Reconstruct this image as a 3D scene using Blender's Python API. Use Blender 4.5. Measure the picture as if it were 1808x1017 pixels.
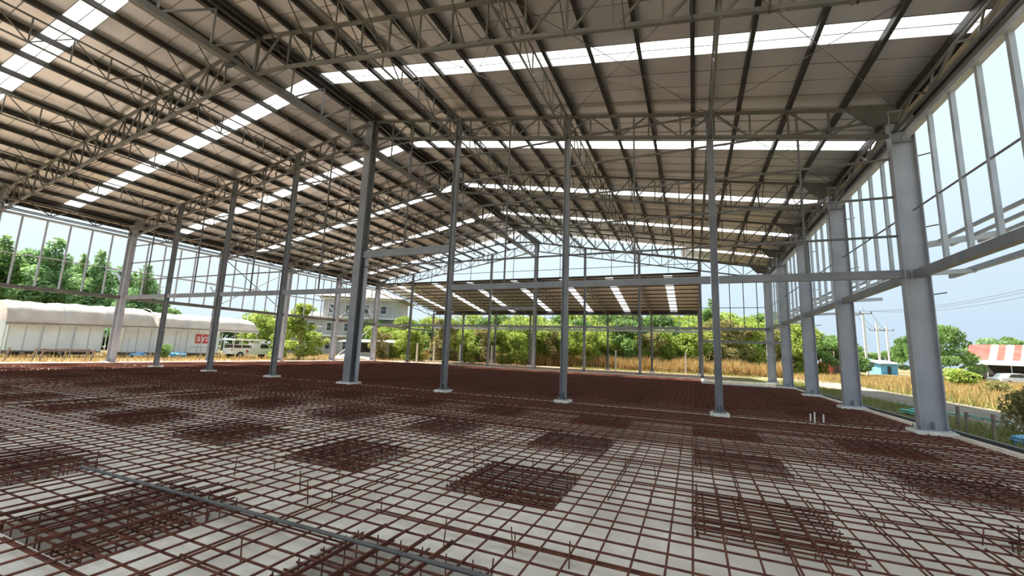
import bpy, math, random
from mathutils import Matrix, Vector
random.seed(7)
for o in list(bpy.data.objects):
    bpy.data.objects.remove(o, do_unlink=True)
scene = bpy.context.scene
COL = scene.collection

# ------------------------------------------------------------------ camera
FPX, YAW, PITCH, ROLL = 734.6, 0.4104, 0.1504, 0.0380
CAM = Vector((14.277, -14.772, 1.610))
cy, sy, cp, sp, cr, sr = math.cos(YAW), math.sin(YAW), math.cos(PITCH), math.sin(PITCH), math.cos(ROLL), math.sin(ROLL)
FW = Vector((-sy*cp, cy*cp, sp)); RT0 = Vector((cy, sy, 0)); UP0 = RT0.cross(FW)
RT = RT0*cr + UP0*sr; UP = UP0*cr - RT0*sr
cam_d = bpy.data.cameras.new('camera')
cam_d.sensor_width = 36.0; cam_d.lens = FPX*36.0/1808.0; cam_d.clip_end = 2000; cam_d.clip_start = 0.05
cam = bpy.data.objects.new('camera', cam_d); COL.objects.link(cam)
M = Matrix.Identity(4)
for r in range(3):
    M[r][0], M[r][1], M[r][2], M[r][3] = RT[r], UP[r], -FW[r], CAM[r]
cam.matrix_world = M
scene.camera = cam
def at(px, py, depth):
    """point on the ray of a photo pixel at a depth in metres along the view axis"""
    return CAM + (FW + RT*((px-904)/FPX) + UP*((508.5-py)/FPX))*depth

# ------------------------------------------------------------------ sky, sun, exposure
SUN_DIR = Vector((-0.62, 0.05, 0.93)).normalized()      # towards the sun, beyond the left wall
world = bpy.data.worlds.new('world'); scene.world = world; world.use_nodes = True
wn = world.node_tree.nodes; wl = world.node_tree.links
# hazy sky: pale blue at the horizon, brighter above, whiter towards the sun
tc = wn.new('ShaderNodeTexCoord'); sep = wn.new('ShaderNodeSeparateXYZ'); wl.new(tc.outputs['Generated'], sep.inputs[0])
ramp = wn.new('ShaderNodeValToRGB'); wl.new(sep.outputs['Z'], ramp.inputs['Fac'])
cr_ = ramp.color_ramp; cr_.elements[0].position = 0.0; cr_.elements[0].color = (0.535, 0.70, 0.87, 1)
cr_.elements[1].position = 1.0; cr_.elements[1].color = (0.70, 0.88, 0.98, 1)
e_ = cr_.elements.new(0.35); e_.color = (0.71, 0.885, 0.98, 1)
dot = wn.new('ShaderNodeVectorMath'); dot.operation = 'DOT_PRODUCT'; dot.inputs[1].default_value = SUN_DIR
wl.new(tc.outputs['Generated'], dot.inputs[0])
mr = wn.new('ShaderNodeMapRange'); mr.inputs['From Min'].default_value = -0.35; mr.inputs['From Max'].default_value = 0.95; mr.inputs['To Max'].default_value = 1.0
wl.new(dot.outputs['Value'], mr.inputs['Value'])
glow = wn.new('ShaderNodeMixRGB'); glow.blend_type = 'ADD'; glow.inputs['Color2'].default_value = (0.31, 0.29, 0.25, 1)
wl.new(mr.outputs['Result'], glow.inputs['Fac']); wl.new(ramp.outputs['Color'], glow.inputs['Color1'])
bg = wn['Background']; bg.inputs['Strength'].default_value = 0.51
wl.new(glow.outputs['Color'], bg.inputs['Color'])
sun_d = bpy.data.lights.new('sun', 'SUN'); sun_d.energy = 9.5; sun_d.angle = math.radians(2.5); sun_d.color = (1.0, 0.93, 0.82)
sun = bpy.data.objects.new('sun', sun_d); COL.objects.link(sun)
sun.rotation_euler = SUN_DIR.to_track_quat('Z', 'Y').to_euler()
sun.location = (-60, 0, 60)
vs = scene.view_settings
vs.view_transform = 'Standard'; vs.look = 'None'; vs.gamma = 1.0; vs.use_curve_mapping = False
vs.exposure = 1.0

# ------------------------------------------------------------------ materials
def mat(name, c1, c2=None, scale=3.0, rough=0.6, metal=0.0, detail=4.0, spec=0.4, bump=0.0, trans=0.0, c3=None, scale3=0.3):
    m = bpy.data.materials.new(name); m.use_nodes = True
    nt = m.node_tree; p = nt.nodes['Principled BSDF']
    p.inputs['Roughness'].default_value = rough; p.inputs['Metallic'].default_value = metal
    p.inputs['Specular IOR Level'].default_value = spec
    geo = nt.nodes.new('ShaderNodeNewGeometry')
    nz = nt.nodes.new('ShaderNodeTexNoise'); nz.inputs['Scale'].default_value = scale; nz.inputs['Detail'].default_value = detail
    nt.links.new(geo.outputs['Position'], nz.inputs['Vector'])
    rp = nt.nodes.new('ShaderNodeValToRGB')
    rp.color_ramp.elements[0].position = 0.35; rp.color_ramp.elements[1].position = 0.65
    rp.color_ramp.elements[0].color = (*c1, 1); rp.color_ramp.elements[1].color = (*(c2 or c1), 1)
    nt.links.new(nz.outputs['Fac'], rp.inputs['Fac'])
    out = rp.outputs['Color']
    if c3:
        nz3 = nt.nodes.new('ShaderNodeTexNoise'); nz3.inputs['Scale'].default_value = scale3; nz3.inputs['Detail'].default_value = 3
        nt.links.new(geo.outputs['Position'], nz3.inputs['Vector'])
        rp3 = nt.nodes.new('ShaderNodeValToRGB'); rp3.color_ramp.elements[0].position = 0.45; rp3.color_ramp.elements[1].position = 0.6
        nt.links.new(nz3.outputs['Fac'], rp3.inputs['Fac'])
        mx = nt.nodes.new('ShaderNodeMixRGB'); mx.inputs['Color2'].default_value = (*c3, 1)
        nt.links.new(rp3.outputs['Color'], mx.inputs['Fac']); nt.links.new(out, mx.inputs['Color1'])
        out = mx.outputs['Color']
    nt.links.new(out, p.inputs['Base Color'])
    if bump:
        b = nt.nodes.new('ShaderNodeBump'); b.inputs['Strength'].default_value = bump; b.inputs['Distance'].default_value = 0.02
        nt.links.new(nz.outputs['Fac'], b.inputs['Height']); nt.links.new(b.outputs['Normal'], p.inputs['Normal'])
    if trans:
        tr = nt.nodes.new('ShaderNodeBsdfTranslucent'); nt.links.new(out, tr.inputs['Color'])
        ms = nt.nodes.new('ShaderNodeMixShader'); ms.inputs['Fac'].default_value = trans
        nt.links.new(p.outputs[0], ms.inputs[1]); nt.links.new(tr.outputs[0], ms.inputs[2])
        nt.links.new(ms.outputs[0], nt.nodes['Material Output'].inputs['Surface'])
    return m
MT = {}
MT['steel_light'] = mat('light_grey_painted_steel', (0.34, 0.35, 0.39), (0.41, 0.42, 0.46), 1.5, 0.45, 0.15)
MT['steel'] = mat('grey_painted_steel', (0.20, 0.205, 0.22), (0.26, 0.265, 0.28), 1.5, 0.45, 0.15)
MT['truss'] = mat('truss_grey_steel', (0.115, 0.112, 0.105), (0.165, 0.16, 0.15), 1.2, 0.5, 0.1)
MT['purlin'] = mat('dark_purlin_steel', (0.022, 0.020, 0.017), (0.045, 0.042, 0.036), 1.2, 0.5, 0.1)  # purlins look dark against the light; that shade is put into the colour
MT['galv'] = mat('galvanised_steel', (0.45, 0.48, 0.52), (0.55, 0.58, 0.62), 2.0, 0.4, 0.3)
MT['sheet'] = mat('roof_foil_sheet', (0.55, 0.535, 0.52), (0.66, 0.64, 0.62), 0.9, 0.36, 0.68, bump=0.10, c3=(0.63, 0.59, 0.555), scale3=0.35)
MT['sky_sheet'] = mat('translucent_roof_sheet', (0.90, 0.93, 0.97), (0.96, 0.97, 1.0), 2.0, 0.5, trans=0.72)
MT['seam'] = mat('dull_seam_strip', (0.17, 0.16, 0.15), (0.22, 0.21, 0.195), 3, 0.6)
MT['rust'] = mat('rusty_rebar', (0.085, 0.029, 0.020), (0.17, 0.062, 0.040), 9.0, 0.85, spec=0.2)
MT['conc'] = mat('lean_concrete', (0.80, 0.715, 0.63), (0.93, 0.855, 0.77), 7.0, 0.9, detail=10, spec=0.2, bump=0.3, c3=(0.72, 0.645, 0.565), scale3=0.9)
MT['grout'] = mat('white_grout', (0.68, 0.66, 0.62), (0.82, 0.80, 0.77), 6, 0.9, spec=0.2, bump=0.3)
MT['black'] = mat('black_edge_steel', (0.02, 0.02, 0.022), (0.04, 0.04, 0.045), 4, 0.5)
MT['pipe'] = mat('grey_pipe', (0.07, 0.066, 0.062), (0.12, 0.115, 0.11), 5, 0.55, 0.0)
MT['white'] = mat('white_paint', (0.80, 0.81, 0.82), (0.88, 0.88, 0.88), 2, 0.5)
MT['trailer'] = mat('trailer_panel', (0.74, 0.78, 0.81), (0.84, 0.86, 0.88), 0.8, 0.45)
MT['tarp'] = mat('canopy_tarp', (0.46, 0.42, 0.40), (0.60, 0.56, 0.54), 0.9, 0.8, trans=0.2)
MT['red'] = mat('red_paint', (0.55, 0.06, 0.07), (0.62, 0.09, 0.09), 3, 0.5)
MT['redroof'] = mat('red_roof', (0.33, 0.05, 0.04), (0.40, 0.09, 0.07), 1, 0.6)
MT['creamroof'] = mat('cream_roof', (0.48, 0.40, 0.28), (0.56, 0.48, 0.36), 1, 0.6)
MT['blue'] = mat('blue_plastic', (0.10, 0.36, 0.62), (0.18, 0.48, 0.74), 3, 0.5)
MT['teal'] = mat('teal_plastic', (0.10, 0.48, 0.42), (0.16, 0.58, 0.52), 3, 0.5)
MT['glass'] = mat('dark_glass', (0.03, 0.035, 0.04), (0.06, 0.07, 0.075), 2, 0.1, spec=0.6)
MT['rubber'] = mat('tyre_rubber', (0.02, 0.02, 0.02), (0.035, 0.035, 0.035), 4, 0.8)
MT['housewall'] = mat('grey_render', (0.36, 0.365, 0.375), (0.46, 0.46, 0.465), 0.8, 0.9)
MT['dark'] = mat('dark_interior', (0.05, 0.045, 0.042), (0.09, 0.08, 0.075), 1, 0.8)
MT['timber'] = mat('weathered_timber', (0.19, 0.15, 0.12), (0.28, 0.23, 0.185), 8, 0.9)
MT['bark'] = mat('bark', (0.16, 0.12, 0.09), (0.28, 0.22, 0.17), 6, 0.95)
MT['ground'] = mat('grassy_ground', (0.16, 0.12, 0.065), (0.13, 0.14, 0.045), 0.5, 0.95, detail=8, spec=0.1, c3=(0.22, 0.175, 0.115), scale3=0.12)
MT['dirt'] = mat('dirt_road', (0.20, 0.17, 0.14), (0.27, 0.235, 0.20), 1.5, 0.95, detail=8, spec=0.1)
def leafmat(n, c1, c2):
    return mat(n, c1, c2, 1.1, 0.6, trans=0.4, spec=0.25)
MT['leaf_dark'] = leafmat('leaves_dark_green', (0.11, 0.21, 0.062), (0.23, 0.35, 0.11))
MT['leaf_blue'] = leafmat('leaves_blue_green', (0.16, 0.30, 0.14), (0.31, 0.46, 0.20))
MT['leaf_lime'] = leafmat('leaves_lime_green', (0.20, 0.30, 0.05), (0.42, 0.49, 0.12))
MT['leaf_olive'] = leafmat('leaves_olive', (0.20, 0.195, 0.065), (0.33, 0.29, 0.13))
MT['dry'] = mat('dry_grass', (0.33, 0.20, 0.075), (0.46, 0.35, 0.155), 0.8, 0.9, trans=0.3, spec=0.1)
MT['green_grass'] = mat('green_grass', (0.15, 0.20, 0.05), (0.30, 0.29, 0.11), 0.8, 0.9, trans=0.3, spec=0.1)

# ------------------------------------------------------------------ helpers
ORD = ['first', 'second', 'third', 'fourth', 'fifth', 'sixth', 'seventh', 'eighth', 'ninth', 'tenth', 'eleventh', 'twelfth', 'thirteenth', 'fourteenth', 'fifteenth', 'sixteenth', 'seventeenth', 'eighteenth', 'nineteenth', 'twentieth']
ORD += ['twenty-'+w for w in ORD[:9]]+['thirtieth']+['thirty-'+w for w in ORD[:9]]
UNIT = {}
def unit(shape, m):
    k = (shape, m)
    if k in UNIT: return UNIT[k]
    if shape == 'box':
        v = [(x, y, z) for z in (-.5, .5) for y in (-.5, .5) for x in (-.5, .5)]
        f = [(0, 2, 3, 1), (4, 5, 7, 6), (0, 1, 5, 4), (2, 6, 7, 3), (0, 4, 6, 2), (1, 3, 7, 5)]
    else:
        n = int(shape[3:])
        v = []
        for z in (-.5, .5):
            for i in range(n):
                a = 2*math.pi*i/n; v.append((.5*math.cos(a), .5*math.sin(a), z))
        f = [(i, (i+1) % n, n+(i+1) % n, n+i) for i in range(n)] + [tuple(range(n-1, -1, -1)), tuple(range(n, 2*n))]
    me = bpy.data.meshes.new(shape+'_'+m); me.from_pydata(v, [], f); me.materials.append(MT[m])
    if shape != 'box':
        for p in me.polygons[:-2]: p.use_smooth = True
    UNIT[k] = me
    return me
def tag(o, label=None, cat=None, group=None, kind=None):
    if label: o['label'] = label
    if cat: o['category'] = cat
    if group: o['group'] = group
    if kind: o['kind'] = kind
    return o
def empty(name, loc=(0, 0, 0), label=None, cat=None, group=None, kind=None, rz=0.0):
    o = bpy.data.objects.new(name, None); o.empty_display_size = 0.2
    o.location = loc; o.rotation_euler = (0, 0, rz); COL.objects.link(o)
    return tag(o, label, cat, group, kind)
def link(name, me, parent=None, mtx=None):
    o = bpy.data.objects.new(name, me); COL.objects.link(o)
    if parent is not None:
        o.parent = parent
    if mtx is not None: o.matrix_basis = mtx
    return o
def off(parent):
    """world position of an unrotated parent (chain)"""
    v = Vector((0, 0, 0))
    while parent is not None:
        v += parent.location; parent = parent.parent
    return v
def bar(name, p, q, w, h, m, parent=None, shape='box', up=(0, 0, 1), local=False):
    """a straight member from p to q (world coordinates, or the parent's own when local)"""
    p = Vector(p); q = Vector(q)
    if parent is not None and not local:
        o_ = off(parent); p = p-o_; q = q-o_
    d = q-p; L = d.length; z = d.normalized(); u_ = Vector(up)
    if abs(z.dot(u_)) > 0.98: u_ = Vector((0, 1, 0)) if abs(z.y) < .9 else Vector((1, 0, 0))
    x = u_.cross(z).normalized(); y = z.cross(x)
    c = (p+q)/2
    mt = Matrix(((x.x*w, y.x*h, z.x*L, c.x), (x.y*w, y.y*h, z.y*L, c.y), (x.z*w, y.z*h, z.z*L, c.z), (0, 0, 0, 1)))
    return link(name, unit(shape, m), parent, mt)
def box(name, lo, hi, m, parent=None, local=False):
    lo = Vector(lo); hi = Vector(hi); c = (lo+hi)/2; s = hi-lo
    if parent is not None and not local: c = c-off(parent)
    mt = Matrix.Translation(c) @ Matrix.Diagonal((s.x, s.y, s.z, 1))
    return link(name, unit('box', m), parent, mt)
def sub(child, part):
    """make child a piece of part without moving it"""
    child.parent = part; child.matrix_parent_inverse = part.matrix_basis.inverted()
    return child
def mesh(name, v, f, m, parent=None, loc=None, smooth=False):
    me = bpy.data.meshes.new(name); me.from_pydata([tuple(a) for a in v], [], f)
    for k in (m if isinstance(m, (list, tuple)) else [m]): me.materials.append(MT[k])
    if smooth:
        for p in me.polygons: p.use_smooth = True
    o = link(name, me, parent)
    if loc is not None: o.location = loc
    return o
class MB:
    def __init__(s): s.v = []; s.f = []
    def box(s, lo, hi):
        n = len(s.v); x0, y0, z0 = lo; x1, y1, z1 = hi
        s.v += [(x0, y0, z0), (x1, y0, z0), (x0, y1, z0), (x1, y1, z0), (x0, y0, z1), (x1, y0, z1), (x0, y1, z1), (x1, y1, z1)]
        s.f += [tuple(n+i for i in t) for t in ((0, 2, 3, 1), (4, 5, 7, 6), (0, 1, 5, 4), (2, 6, 7, 3), (0, 4, 6, 2), (1, 3, 7, 5))]
        return s
    def tube(s, p, q, r0, r1=None, n=6):
        r1 = r0 if r1 is None else r1
        p = Vector(p); q = Vector(q); z = (q-p).normalized()
        x = z.orthogonal().normalized(); y = z.cross(x); b = len(s.v)
        for c, r in ((p, r0), (q, r1)):
            for i in range(n):
                a = 2*math.pi*i/n; w = c+(x*math.cos(a)+y*math.sin(a))*r; s.v.append((w.x, w.y, w.z))
        s.f += [(b+i, b+(i+1) % n, b+n+(i+1) % n, b+n+i) for i in range(n)]
        s.f += [tuple(b+i for i in range(n-1, -1, -1)), tuple(b+n+i for i in range(n))]
        return s
    def build(s, name, m, parent=None, loc=None, smooth=False): return mesh(name, s.v, s.f, m, parent, loc, smooth)
HS = {}
def hshaft(d, b, h, m, axis='x', tw=.016, tf=.022):
    """H section, depth d along axis, flange width b, height h"""
    k = (d, b, h, m, axis)
    if k in HS: return HS[k]
    D, B = d/2, b/2; w = tw/2
    pts = [(-D, -B), (-D+tf, -B), (-D+tf, -w), (D-tf, -w), (D-tf, -B), (D, -B), (D, B), (D-tf, B), (D-tf, w), (-D+tf, w), (-D+tf, B), (-D, B)]
    if axis == 'y': pts = [(-y, x) for x, y in pts]
    n = 12; v = [(x, y, 0) for x, y in pts]+[(x, y, h) for x, y in pts]
    f = [(i, (i+1) % n, n+(i+1) % n, n+i) for i in range(n)]
    for z in (0, n):
        q = [(0, 1, 10, 11), (1, 2, 9, 10), (2, 3, 8, 9), (3, 4, 7, 8), (4, 5, 6, 7)]
        f += [tuple((i+z) for i in (t if z else t[::-1])) for t in q]
    me = bpy.data.meshes.new('h_shaft'); me.from_pydata(v, [], f); me.materials.append(MT[m]); HS[k] = me
    return me
ZR, SL = 12.588, 0.1752
def zt(x): return ZR-SL*abs(x)           # centre line of the truss top chords
YS = [-12, -6, 0, 6, 12, 18, 24]
XS = [-20, -15, -10, -5, 0, 5, 10, 15, 20]
ZB = -0.10                               # level of the rebar mesh
ZF = -0.21                               # lean concrete
# ================================================================== GROUND AND FLOOR
def in_notch(x, y): return x > 15.1 and y > 17.9
PADS = []
for j in range(-5, 8):
    for i in range(-6, 7):
        if j == 0 or in_notch(3*i, 3*j): continue
        PADS.append((3.0*i-.03, 3.0*j-.08))
def make_floor():
    px = sorted({3.0*i-.03 for i in range(-6, 7)}); py = sorted({3.0*j-.08 for j in range(-5, 8) if j})
    xs = sorted([-20.3, 20.3, 15.0]+[a+s*.76 for a in px for s in (-1, 1)])
    ys = sorted([-16.2, 24.3, 18.0]+[a+s*.74 for a in py for s in (-1, 1)])
    pads = set((round(a, 2), round(b, 2)) for a, b in PADS)
    v, f = [], []
    def quad(*p):
        n = len(v); v.extend(p); f.append((n, n+1, n+2, n+3))
    D = ZF-.42
    for a in range(len(xs)-1):
        for b in range(len(ys)-1):
            x0, x1, y0, y1 = xs[a], xs[a+1], ys[b], ys[b+1]
            c = (round((x0+x1)/2, 2), round((y0+y1)/2, 2))
            if c in pads and abs(x1-x0-1.52) < .01:
                quad((x0, y0, D), (x1, y0, D), (x1, y1, D), (x0, y1, D))
                quad((x0, y0, D), (x0, y0, ZF), (x1, y0, ZF), (x1, y0, D)); quad((x0, y1, D), (x1, y1, D), (x1, y1, ZF), (x0, y1, ZF))
                quad((x0, y0, D), (x0, y1, D), (x0, y1, ZF), (x0, y0, ZF)); quad((x1, y0, D), (x1, y0, ZF), (x1, y1, ZF), (x1, y1, D))
            elif x0 >= 15 and y0 >= 18: pass
            else: quad((x0, y0, ZF), (x1, y0, ZF), (x1, y1, ZF), (x0, y1, ZF))
    return tag(mesh('floor', v, f, 'conc'), 'pale lean concrete floor with square pits under the rebar', 'floor', kind='structure')
make_floor()
# outside ground: one big frame of quads around the slab
gv = [(-260, -80, 0), (300, -80, 0), (300, 420, 0), (-260, 420, 0), (-20.3, -16.2, 0), (20.3, -16.2, 0), (20.3, 24.3, 0), (-20.3, 24.3, 0), (15, 24.3, 0), (15, 18, 0), (20.3, 18, 0)]
gf = [(0, 1, 5, 4), (1, 2, 10, 5), (2, 3, 7, 8), (3, 0, 4, 7), (10, 2, 8, 9)]
tag(mesh('ground', gv, gf, 'ground', loc=(0, 0, -.27)), 'dry grassy open ground around the steel hall', 'ground', kind='structure')
E1 = empty('trim_1', (20.3, 4, -.27), 'concrete kerb with black steel edge along right wall', 'kerb', kind='structure')
box('kerb', (20.28, -16.2, -.27), (20.40, 18, -.06), 'conc', E1)
box('edge_angle', (20.40, -16.2, -.2), (20.5, 18, .02), 'black', E1)
E1 = empty('trim_2', (-20.3, 4, -.27), 'concrete kerb along the sunlit left wall', 'kerb', kind='structure')
box('kerb', (-20.42, -16.2, -.27), (-20.12, 24.3, -.06), 'grout', E1)
E1 = empty('trim_3', (0, 24.3, -.27), 'pale concrete kerb along the far gable', 'kerb', kind='structure')
box('kerb', (-20.3, 24.2, -.27), (15, 24.4, -.06), 'grout', E1)
E1 = empty('trim_4', (17.5, 18, -.27), 'white kerb around the open corner notch of the floor', 'kerb', kind='structure')
box('kerb', (15, 17.9, -.27), (20.1, 18.05, -.02), 'grout', E1); box('kerb', (14.9, 17.9, -.27), (15.05, 24.3, -.02), 'grout', E1)
box('kerb', (15, 23.3, -.27), (20.1, 23.6, -.10), 'grout', E1)
E1 = empty('trim_5', (0, 0, ZF), 'narrow pale ground beam between the partition columns', 'ground beam', kind='structure')
for i in range(8): box('beam_strip', (XS[i]+.35, -.12, ZF), (XS[i+1]-.35, .12, -.13), 'conc', E1)
# ================================================================== REBAR MESH
rb = random.Random(3)
def jit(s): return rb.uniform(-s, s)
def bdist(b):
    p, q = Vector(b[0]), Vector(b[1]); d = q-p; t = max(0, min(1, (CAM-p).dot(d)/d.length_squared))
    return (CAM-(p+d*t)).length
def rebar_zone(RM, bars):
    bars.sort(key=bdist)
    for b in bars[:300]: bar('rebar', b[0], b[1], b[2], b[2], 'rust', RM, 'cyl6')
    if len(bars) > 300:
        mb = MB()
        for b in bars[300:]: mb.tube(b[0], b[1], b[2]/2, n=5)
        o = mb.build('distant_rebar', 'rust', RM, loc=-RM.location); o['kind'] = 'stuff'
RM = empty('rebar_mesh', (0, -8, ZB), 'wide tied mesh of rusty rebar in front of the partition columns', 'rebar mesh', 'rebar meshes')
bars = []
for k in range(161):
    x = -19.99+.25*k
    if abs(x) > 20.05: continue
    jx = x+jit(.02); bars.append(((jx, -16.0, ZB+jit(.008)), (jx+jit(.03), .1, ZB+jit(.008)), .020))
for k in range(64):
    y = -15.99+.25*k
    jy = y+jit(.02); bars.append(((-19.95, jy, ZB-.021+jit(.006)), (20.2, jy+jit(.04), ZB-.020+jit(.006)), .020))
for k in range(22):   # closer bars towards the partition row
    y = -5.37+.25*k
    bars.append(((-19.95, y+jit(.02), ZB-.02), (20.2, y+jit(.02), ZB-.02), .018))
for k in range(46):   # lapped second bars near the camera
    if rb.random() < .5:
        x = 14.01+.25*rb.randint(-26, 22); y = rb.uniform(-14, -5); L = rb.uniform(2.5, 5)
        bars.append(((x+.05, y, ZB+.004), (x+.05+jit(.03), min(y+L, 0), ZB+.002), .0185))
    else:
        y = -15.99+.25*rb.randint(8, 60); x = rb.uniform(4, 15); L = rb.uniform(2.5, 6)
        bars.append(((x, y+.045, ZB-.018), (min(x+L, 19.9), y+.045+jit(.03), ZB-.0175), .0185))
rebar_zone(RM, bars)
for k in range(110):
    x = 14.01+.25*rb.randint(-44, 23); y = -15.99+.25*rb.randint(14, 62)
    if k > 75: x = rb.uniform(8, 19); y = rb.uniform(-12.3, -6)
    h = rb.choice((.05, .07, .10, .14)); t = .03
    bar('rebar_stub', (x, y, ZF), (x+jit(t), y+jit(t), ZB+h), .013, .013, 'rust', RM, 'cyl6')
RM = empty('rebar_mesh', (0, 12, ZB), 'denser dark mesh of rusty rebar behind the partition columns', 'rebar mesh', 'rebar meshes')
bars = []
k = 0
while -19.95+.2*k < 19.97:
    x = -19.95+.2*k; k += 1
    y1 = 24.0 if x < 14.85 else 17.8
    bars.append(((x+jit(.015), .12, ZB+jit(.006)), (x+jit(.03), y1, ZB+jit(.006)), .023))
k = 0
while .2+.2*k < 24.0:
    y = .2+.2*k; k += 1
    bars.append(((-19.95, y+jit(.015), ZB-.022), (20.2 if y < 17.8 else 14.85, y+jit(.03), ZB-.022), .023))
rebar_zone(RM, bars)
# cages in the pits
def cage_bars():
    out = []
    n = 12
    for i in range(n):
        t = -.68+1.36*i/(n-1)
        out.append(((-.72, t, -.17), (.72, t, -.17), .019)); out.append(((-.72, t, -.55), (.72, t, -.55), .019))
        out.append(((t, -.70, -.53), (t, .70, -.53), .019))
        if i % 2 == 0: out.append(((t, -.80, -.075), (t, .80, -.075), .019))
        if i % 2 == 0:
            for e in (-.70, .70):
                out.append(((t, e, -.55), (t, e, -.14), .013)); out.append(((e, t, -.55), (e, t, -.14), .013))
        if i % 3 == 0: out.append(((t+.05, -.72, -.155), (t+.05, .72, -.155), .019))
    return out
CB = cage_bars()
cm = MB()
for p, q, d in CB: cm.tube(p, q, d/2, n=4)
CAGE = bpy.data.meshes.new('rebar_cage'); CAGE.from_pydata(cm.v, [], cm.f); CAGE.materials.append(MT['rust'])
near = sorted(PADS, key=lambda a: (a[0]-12.5)**2+(a[1]+10.5)**2)[:11]
for (x, y) in PADS:
    ci = int(round((18-x)/3)); rj = int(round((y+15)/3))
    rj = rj if rj < 5 else rj-1
    lab = 'rusty rebar cage in floor pit, %s row from front, %s from right wall' % (ORD[rj], ORD[ci])
    if (x, y) in near:
        t = empty('rebar_cage', (x, y, ZF-.42), lab, 'rebar cage', 'rebar cages in the floor pits')
        for p, q, d in CB:
            dz = Vector((0, 0, .42-ZF)); j = Vector((jit(.012), jit(.012), 0))
            bar('cage_bar', Vector(p)+dz+j, Vector(q)+dz+j, d, d, 'rust', t, 'cyl6', local=True)
    else:
        o = link('rebar_cage', CAGE); o.location = (x, y, 0.0)
        tag(o, lab, 'rebar cage', 'rebar cages in the floor pits')
pp = tag(bar('steel_pipe', (7.0, -11.74, -.068), (13.6, -11.70, -.062), .036, .036, 'pipe', None, 'cyl12'), 'long grey pipe lying loose across the rebar in the foreground', 'pipe')
for k, (x, y) in enumerate(((17.42, .40), (17.52, .38), (17.75, .45))):
    bar('conduit_stub', (x, y, ZF), (x+.01, y, .12+.05*(k % 2)), .04, .04, 'grout', None, 'cyl8')
for o in [o for o in COL.objects if o.name.startswith('conduit_stub')]:
    tag(o, 'short pale conduit stub in the rebar near the right wall, %s of three from left' % ORD[0 if '.' not in o.name else int(o.name[-1])], 'conduit', 'conduit stubs')
# ================================================================== COLUMNS
def column(x, y, d, b, h, axis, m, label, cat='column', group=None, plate=None, cap=True, name='steel_column'):
    t = empty(name, (x, y, ZF), label, cat, group)
    pw = plate or (d+.18, b+.22)
    if axis == 'y': pw = (pw[1], pw[0])
    box('grout_pad', (x-pw[0]/2-.07, y-pw[1]/2-.07, ZF), (x+pw[0]/2+.07, y+pw[1]/2+.07, -.03), 'grout', t)
    bp = box('base_plate', (x-pw[0]/2, y-pw[1]/2, -.03), (x+pw[0]/2, y+pw[1]/2, .0), m, t)
    o = link('shaft', hshaft(d, b, round(h, 2), m, axis), t); o.location = (0, 0, -ZF)
    for sx in (-1, 1):
        for sy_ in (-1, 1):
            sub(bar('anchor_bolt', (x+sx*(pw[0]/2-.05), y+sy_*(pw[1]/2-.05), 0), (x+sx*(pw[0]/2-.05), y+sy_*(pw[1]/2-.05), .09), .028, .028, 'truss', t, 'cyl6'), bp)
    for s in (-1, 1):
        if axis == 'x':
            box('stiffener', (x-.008, y+s*.012 if s > 0 else y-b/2-.06, 0), (x+.008, y+b/2+.06 if s > 0 else y-.012, .2), m, t)
        else:
            box('stiffener', (x+s*.012 if s > 0 else x-b/2-.06, y-.008, 0), (x+b/2+.06 if s > 0 else x-.012, y+.008, .2), m, t)
    if cap:
        box('cap_plate', (x-pw[0]/2+.04, y-pw[1]/2+.04, h), (x+pw[0]/2-.04, y+pw[1]/2-.04, h+.03), m, t)
    return t
names_x = {-15: 'third inner post left of the ridge column', -10: 'second inner post left of the ridge column', -5: 'first inner post left of the ridge column', 5: 'first inner post right of the ridge column', 10: 'second inner post right of the ridge column', 15: 'third inner post right of the ridge column'}
for x in XS[1:-1]:
    if x == 0:
        column(0, 0, .42, .40, zt(0)-.1, 'y', 'steel', 'thick dark grey H column under the ridge in the near partition row', group='near partition columns')
    else:
        column(x, 0, .21, .20, zt(x)-.08, 'x', 'steel', 'slim grey steel column of near partition row, '+names_x[x], group='near partition columns')
for x in XS[1:-1]:
    if x == 0:
        column(0, 24, .34, .32, zt(0)-.1, 'y', 'steel', 'tall grey ridge column in the far gable wall', group='far gable columns')
    else:
        column(x, 24, .22, .20, zt(x)-.08, 'x', 'steel', 'slim grey column in the far gable wall, '+names_x[x].replace('inner post', 'post'), group='far gable columns')
for s, sn in ((1, 'right'), (-1, 'left')):
    for j, y in enumerate(YS):
        t = column(20.0*s, y, .56, .27, 8.92, 'x', 'steel_light', 'broad grey H column of the %s wall, %s from the camera end' % (sn, ORD[j]), group='%s wall columns' % sn)
        for z in (8.35, 8.0):
            box('stiffener', (20*s-.25, y-.125, z), (20*s+.25, y+.125, z+.02), 'steel', t)
        for z in (7.55, 5.45, 3.55):
            bar('cleat', (20*s+s*.28, y, z), (20*s+s*.60, y-.02, z+.05), .03, .03, 'truss', t)
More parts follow.
